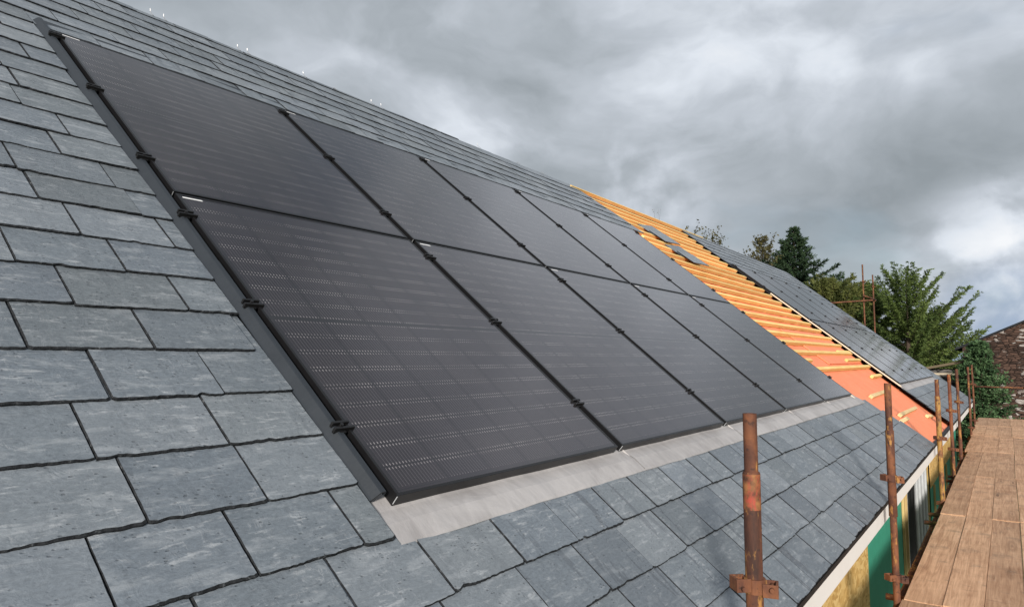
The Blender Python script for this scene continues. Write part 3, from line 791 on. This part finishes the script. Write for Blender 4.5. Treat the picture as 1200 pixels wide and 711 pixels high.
tube_thing('scaffold_rail', (-.78, 22.45, CZ - .745), (.50, 22.66, CZ - .765), .0215, M_rust, 'red rusty guard rail across the far end of the walkway', 'scaffold tube')
# gable end scaffold behind the roof
gA = at(1010.5, 310, 22.4); gB = at(1022.5, 322, 24.1)
make_pole(gA.x, gA.y, gA.z - CZ, 'taller rusty scaffold standard rising behind the far roof edge', None, (at(1010, 330, 22.4).z - CZ, at(1011, 353, 22.4).z - CZ), group='gable end scaffold standards', rot=1.1)
make_pole(gB.x, gB.y, gB.z - CZ, 'shorter rusty scaffold standard in front of the larch behind the roof', None, (at(1022, 336, 24.1).z - CZ, at(1022, 352, 24.1).z - CZ), group='gable end scaffold standards', rot=1.1)
pz = at(1011, 353, 22.4).z
tube_thing('scaffold_rail', (gA.x + .25, gA.y - .05, pz + .02), (gA.x - 2.6, gA.y - .05, pz - .05), .0215, M_rust, 'rusty horizontal scaffold tube passing behind the far roof edge', 'scaffold tube')
tube_thing('scaffold_rail', (gA.x + .04, gA.y - .1, at(1012, 347, 22.4).z), (gB.x + .04, gB.y + .1, at(1022, 351, 24.1).z), .0215, M_rust, 'short rusty tube joining the two standards behind the roof', 'scaffold tube')

# ------------------------------------------------------------------ buildings beyond
def wall_block(pl, y0, y1):
    vs = [(x, y0, z) for x, z in pl] + [(x, y1, z) for x, z in pl]; k = len(pl)
    return vs, [tuple(range(k)), tuple(range(2 * k - 1, k - 1, -1))] + [(i, k + i, k + (i + 1) % k, (i + 1) % k) for i in range(k)]
pL = at(1148, 399, 31); pR = at(1200, 378, 31)
slope = (pR.z - pL.z) / (pR.x - pL.x)
xl = pL.x - .55; apx = pL.x + 4.2
zl = pL.z - .55 * slope; za = pL.z + 4.2 * slope; yb = pL.y
barn = empty('stone_barn', (apx, yb, 0), 'old brown stone barn gable with pale patches behind the walkway end', 'barn')
a = MB(); vs, fs = wall_block([(xl, -.1), (2 * apx - xl, -.1), (2 * apx - xl, zl), (apx, za), (xl, zl)], yb, yb + .5); a.add(vs, fs)
Mb = Matrix.Translation(-Vector((apx, yb, 0)))
a.build('gable_wall', M_stone, barn, matrix=Mb)
a = MB(); a.box((xl, yb + .5, -.1), (xl + .45, yb + 9, zl)); a.box((2 * apx - xl - .45, yb + .5, -.1), (2 * apx - xl, yb + 9, zl)); a.build('side_wall', M_stone, barn, matrix=Mb)
a = MB()
for sg in (1, -1):
    x0 = apx - sg * (apx - xl + .25); z0 = zl - .25 * slope
    nrm = .09
    v_ = [(x0, yb - .08, z0), (apx, yb - .08, za), (apx, yb + 9.1, za), (x0, yb + 9.1, z0)]
    v2 = [(x, y, z + nrm) for x, y, z in v_]
    a.add([Vector(p) + Vector((0, 0, .012)) for p in v_] + v2, [(0, 1, 2, 3), (7, 6, 5, 4), (0, 4, 5, 1), (1, 5, 6, 2), (2, 6, 7, 3), (3, 7, 4, 0)])
a.build('roof', M_sedge, barn, matrix=Mb)
# low shed between trees
sp = at(1103, 424, 27)
shed = empty('low_shed', (sp.x, sp.y, 0), 'low dark shed roof half hidden between the larch and the blue conifer', 'shed')
a = MB(); a.box((-1.3, 0, 0), (1.0, 2.5, sp.z - .25)); a.build('wall', M_stone2, shed)
a = MB(); vs, fs = wall_block([(-1.6, sp.z - .5), (1.3, sp.z + .12), (1.3, sp.z + .2), (-1.6, sp.z - .42)], -.3, 2.8); a.add(vs, fs); a.build('roof', mat_plain('mossy_roof', (.14, .11, .07), .85, .2, .5, 4), shed)
a = MB(); a.box((-1.2, -.33, sp.z - .42), (.5, -.31, sp.z - .36)); a.build('gutter', M_soffit, shed)

# rubble bank between the house end and the hedge
a = MB()
for i in range(420):
    c = Vector((rng.uniform(-3.2, -.75), rng.uniform(18.6, 24.5), 0)); hz_ = max(0, 1.9 - abs(c.x + 1.9) * .9) * (1 if c.y > 20.2 else max(0, (c.y - 18.4) / 1.8))
    c.z = rng.uniform(.0, hz_ + .1); r_ = rng.uniform(.08, .24)
    bm = bmesh.new(); bmesh.ops.create_icosphere(bm, subdivisions=1, radius=r_)
    for v in bm.verts: v.co = Vector((v.co.x * 1.3, v.co.y, v.co.z * .7)) * rng.uniform(.75, 1.15)
    R_ = Matrix.Rotation(rng.uniform(0, 6), 3, 'Z') @ Matrix.Rotation(rng.uniform(-.5, .5), 3, 'X')
    a.add([R_ @ v.co + c for v in bm.verts], [[v.index for v in f.verts] for f in bm.faces]); bm.free()
o = a.build('rubble', M_stone2); tag(o, kind='stuff'); o['label'] = 'dark heap of rubble stones below the walkway by the house corner'; o['category'] = 'rubble'

# ------------------------------------------------------------------ trees
def rot_about(v, axis, ang): return Quaternion(axis, ang) @ v
def leaf_quads(mb_v, mb_f, mb_t, p, dirv, ln, wd, tone, r):
    side = dirv.cross(Vector((r.uniform(-1, 1), r.uniform(-1, 1), r.uniform(-1, 1))))
    if side.length < 1e-5: return
    side = side.normalized() * wd; b = len(mb_v)
    mb_v += [p - side * .4, p + dirv * ln * .5 + side, p + dirv * ln, p + dirv * ln * .5 - side]
    mb_f.append((b, b + 1, b + 2, b + 3)); mb_t += [tone] * 4
def finish_tree(root, V, Fc, T, limbs, mat, seedname, H=None):
    if H:
        zm = max([p[2] for p in limbs.v] + [p[2] for p in V]); k = H / zm
        V = [p * k for p in V]; limbs.v = [tuple(q * k for q in p) for p in limbs.v]
    c = MB(); c.v = [tuple(p) for p in V]; c.f = Fc; c.mi = [0] * len(Fc); c.attr = T
    c.build('crown', mat, root, tone=True)
    limbs.build('trunk', M_bark, root, smooth=True)
def conifer(label, base, H, rad, mat, nb, lift, droop, seed, bare=.12, leaf=(.16, .022), dens=1.0, sweep=(0, 0), prof=None, twig=.38, cat='tree', trunk_r=.16):
    r = random.Random(seed)
    root = empty('conifer_tree', base, label, cat)
    V, Fc, T = [], [], []; L = MB()
    top = Vector((sweep[0] * .25, sweep[1] * .25, H))
    tp = [Vector((0, 0, 0)) + top * t + Vector((r.uniform(-.06, .06), r.uniform(-.06, .06), 0)) * (1 if 0 < t < 1 else 0) for t in (0, .2, .4, .6, .8, 1)]
    L.tube(tp, [trunk_r * (1 - t) ** .8 + .012 for t in (0, .2, .4, .6, .8, .995)], 8)
    for i in range(nb):
        t = bare + (1 - bare) * ((i + r.random()) / nb); t = min(t, .985)
        az = i * 2.39996 + r.uniform(-.4, .4)
        rr = (prof(t) if prof else (1 - t) ** .85) * rad * r.uniform(.62, 1.1) + .12
        p = top * t; out = Vector((math.cos(az), math.sin(az), 0))
        up_ = lift(t) + r.uniform(-.12, .12)
        ns = max(4, int(rr / .22)); pts = [p.copy()]
        for k in range(ns):
            f_ = (k + 1) / ns
            ang = up_ + droop * f_
            dv = (out * math.cos(ang) + Vector((0, 0, 1)) * math.sin(ang) + Vector((sweep[0], sweep[1], 0)) * .10 * f_).normalized()
            pts.append(pts[-1] + dv * (rr / ns) + Vector((r.uniform(-1, 1), r.uniform(-1, 1), r.uniform(-1, 1))) * .02)
        L.tube(pts, [max(.006, .035 * (1 - t) * (1 - q / len(pts)) + .006) for q in range(len(pts))], 5)
        tone_b = r.uniform(.15, .85)
        for k in range(ns):
            a_, b_ = pts[k], pts[k + 1]; d_ = (b_ - a_).normalized(); f_ = (k + 1) / ns
            if f_ < .15: continue
            nt = max(1, int(3.2 * dens))
            for q in range(nt):
                pp = a_.lerp(b_, r.random())
                tl = twig * (.35 + .65 * (1 - f_)) * min(1, rr) * r.uniform(.6, 1.2) + .08
                sd = d_.cross(Vector((0, 0, 1))); sd = (sd.normalized() if sd.length > 1e-4 else Vector((1, 0, 0))) * (1 if q % 2 else -1)
                td = (sd * r.uniform(.6, 1.1) + d_ * r.uniform(.5, 1.0) + Vector((0, 0, r.uniform(-.5, .35)))).normalized()
                m_ = max(3, int(tl / .06))
                for z in range(m_):
                    ft = (z + r.random()) / m_; base_p = pp + td * tl * ft - Vector((0, 0, .08 * ft * ft))
                    tone = min(1, max(0, tone_b + r.uniform(-.25, .25) + .15 * ft))
                    for e in range(2):
                        nd = (td * .8 + Vector((r.uniform(-1, 1), r.uniform(-1, 1), r.uniform(-.8, 1))) * .8).normalized()
                        leaf_quads(V, Fc, T, base_p, nd, leaf[0] * r.uniform(.6, 1.2), leaf[1], tone, r)
    finish_tree(root, V, Fc, T, L, mat, seed, H); return root
def broadleaf(label, base, H, mat, seed, leaves=4, spread=.55, depth=5, leafsz=.10, upright=.25, first=.38, cat='tree', trunk_r=.14):
    r = random.Random(seed); root = empty('broadleaf_tree', base, label, cat)
    V, Fc, T = [], [], []; L = MB()
    def grow(p, d_, ln, rad_, lev):
        pts = [p.copy()]; k = 4
        for i in range(k):
            d_ = (d_ + Vector((r.uniform(-1, 1), r.uniform(-1, 1), r.uniform(-.5, 1) * upright * 2)) * .16).normalized(); pts.append(pts[-1] + d_ * ln / k)
        L.tube(pts, [rad_ * (1 - .4 * i / k) for i in range(k + 1)], 6 if lev < 3 else 4, caps=False)
        if lev >= depth - 2 and leaves:
            tb = r.uniform(.1, .9)
            for i in range(int(leaves * ln / .25) + 1):
                pp = pts[r.randrange(1, k + 1)] + Vector((r.uniform(-1, 1), r.uniform(-1, 1), r.uniform(-1, 1))) * .14
                leaf_quads(V, Fc, T, pp, Vector((r.uniform(-1, 1), r.uniform(-1, 1), r.uniform(-1, .6))).normalized(), leafsz * r.uniform(.6, 1.3), leafsz * .3, min(1, max(0, tb + r.uniform(-.25, .25))), r)
        if lev < depth:
            for b_ in range(3 if lev < 2 else r.choice((2, 3, 3))):
                ax = d_.orthogonal().normalized(); ax = rot_about(ax, d_, r.uniform(0, 6.28))
                nd = rot_about(d_, ax, r.uniform(.25, spread + .2)); nd = (nd + Vector((0, 0, upright))).normalized()
                grow(pts[-1] if b_ < 2 else pts[2], nd, ln * r.uniform(.62, .85), rad_ * .58, lev + 1)
    grow(Vector((0, 0, 0)), Vector((r.uniform(-.05, .05), r.uniform(-.05, .05), 1)).normalized(), H * first, trunk_r, 0)
    finish_tree(root, V, Fc, T, L, mat, seed, H); return root
ML_spruce = mat_leaf('spruce_needles', (.010, .026, .014), (.045, .080, .035), .15)
ML_larch = mat_leaf('larch_needles', (.026, .055, .018), (.165, .225, .062), .35)
ML_larch2 = mat_leaf('yellow_larch_needles', (.036, .058, .018), (.20, .215, .065), .35)
ML_blue = mat_leaf('blue_conifer_needles', (.018, .05, .022), (.125, .215, .095), .25)
ML_olive = mat_leaf('olive_leaves', (.04, .042, .016), (.13, .115, .04), .3)
ML_hedge = mat_leaf('autumn_hedge_leaves', (.06, .04, .016), (.22, .13, .05), .3)
def gpos(px, dist): p = at(px, 400, dist); return Vector((p.x, p.y, 0))
def htop(px, py, dist): return at(px, py, dist).z
conifer('big green larch with upswept branches behind the scaffold standards', gpos(1064, 54), htop(1070, 301, 54), 7.4, ML_larch, 84, lambda t: -.05 + .75 * t, .42, 11, bare=.10, leaf=(.24, .036), dens=1.0, sweep=(.3, 0), prof=lambda t: (.9 if t < .55 else .9 - (t - .55) * 1.25), twig=.62, trunk_r=.30)
conifer('second larch with long arms reaching right over the blue conifer', gpos(1090, 58), htop(1096, 356, 58), 5.6, ML_larch, 64, lambda t: .12 + .5 * t, .40, 12, bare=.12, leaf=(.24, .036), dens=1.1, sweep=(1.0, 0), prof=lambda t: (.95 if t < .5 else max(.0, (1 - t) / .5) ** .5), twig=.75, trunk_r=.26)
conifer('tall dark pointed spruce standing behind the far slates', gpos(934, 62), htop(936, 263, 62), 6.2, ML_spruce, 150, lambda t: -.30 + .75 * t, .22, 13, bare=.10, leaf=(.30, .042), dens=1.0, twig=.7, prof=lambda t: min(1, max(0, (1 - t) * 1.75 - .02)), trunk_r=.30)
conifer('yellow green larch between the dark spruce and the gable scaffold', gpos(972, 56), htop(968, 318, 56), 5.0, ML_larch2, 100, lambda t: .0 + .6 * t, .30, 14, bare=.14, leaf=(.24, .034), dens=1.5, twig=.75, prof=lambda t: (.95 if t < .65 else max(.0, (1 - t) / .35) ** .6), trunk_r=.3)
conifer('low dark green larch filling the gap left of the big larch', gpos(1012, 60), htop(1002, 326, 60), 4.6, ML_larch, 90, lambda t: .0 + .6 * t, .30, 17, bare=.14, leaf=(.24, .034), dens=1.6, twig=.75, prof=lambda t: (.95 if t < .65 else max(.0, (1 - t) / .35) ** .6), trunk_r=.3)
conifer('thin olive larch leaning left of the dark spruce', gpos(896, 64), htop(900, 274, 64), 3.6, ML_olive, 80, lambda t: .15 + .6 * t, .3, 15, bare=.2, leaf=(.26, .034), dens=.9, twig=.6, prof=lambda t: (.9 if t < .6 else max(.0, (1 - t) / .4) ** .6))
conifer('dense blue green conifer between the barn and the walkway', gpos(1146, 26.5), htop(1140, 396, 26.5), 1.75, ML_blue, 190, lambda t: .05 + .6 * t, .15, 16, bare=.04, leaf=(.10, .026), dens=1.7, twig=.40, prof=lambda t: (1 - t) ** .75)
broadleaf('nearly bare tree with a few olive leaves beyond the batten ridge', gpos(822, 52), htop(832, 264, 52), ML_olive, 21, leaves=2.2, depth=6, leafsz=.22, first=.34)
broadleaf('bare twiggy tree whose tips poke over the yellow ridge', gpos(772, 50), htop(780, 243, 50), ML_olive, 22, leaves=.08, depth=6, leafsz=.12, first=.34, upright=.4)
broadleaf('grey twiggy tree left of the olive larch', gpos(866, 60), htop(866, 279, 60), ML_olive, 23, leaves=1.0, depth=6, leafsz=.2, first=.34)
for i, (px, py, dd, lb) in enumerate(((1166, 398, 60, 'russet hedge bush just left of the barn roof'), (1184, 396, 62, 'russet hedge bush rising behind the barn roof line'))):
    broadleaf(lb, gpos(px, dd), htop(px, py, dd), ML_hedge, 30 + i, leaves=9, depth=5, leafsz=.34, first=.26, spread=.7, cat='bush')
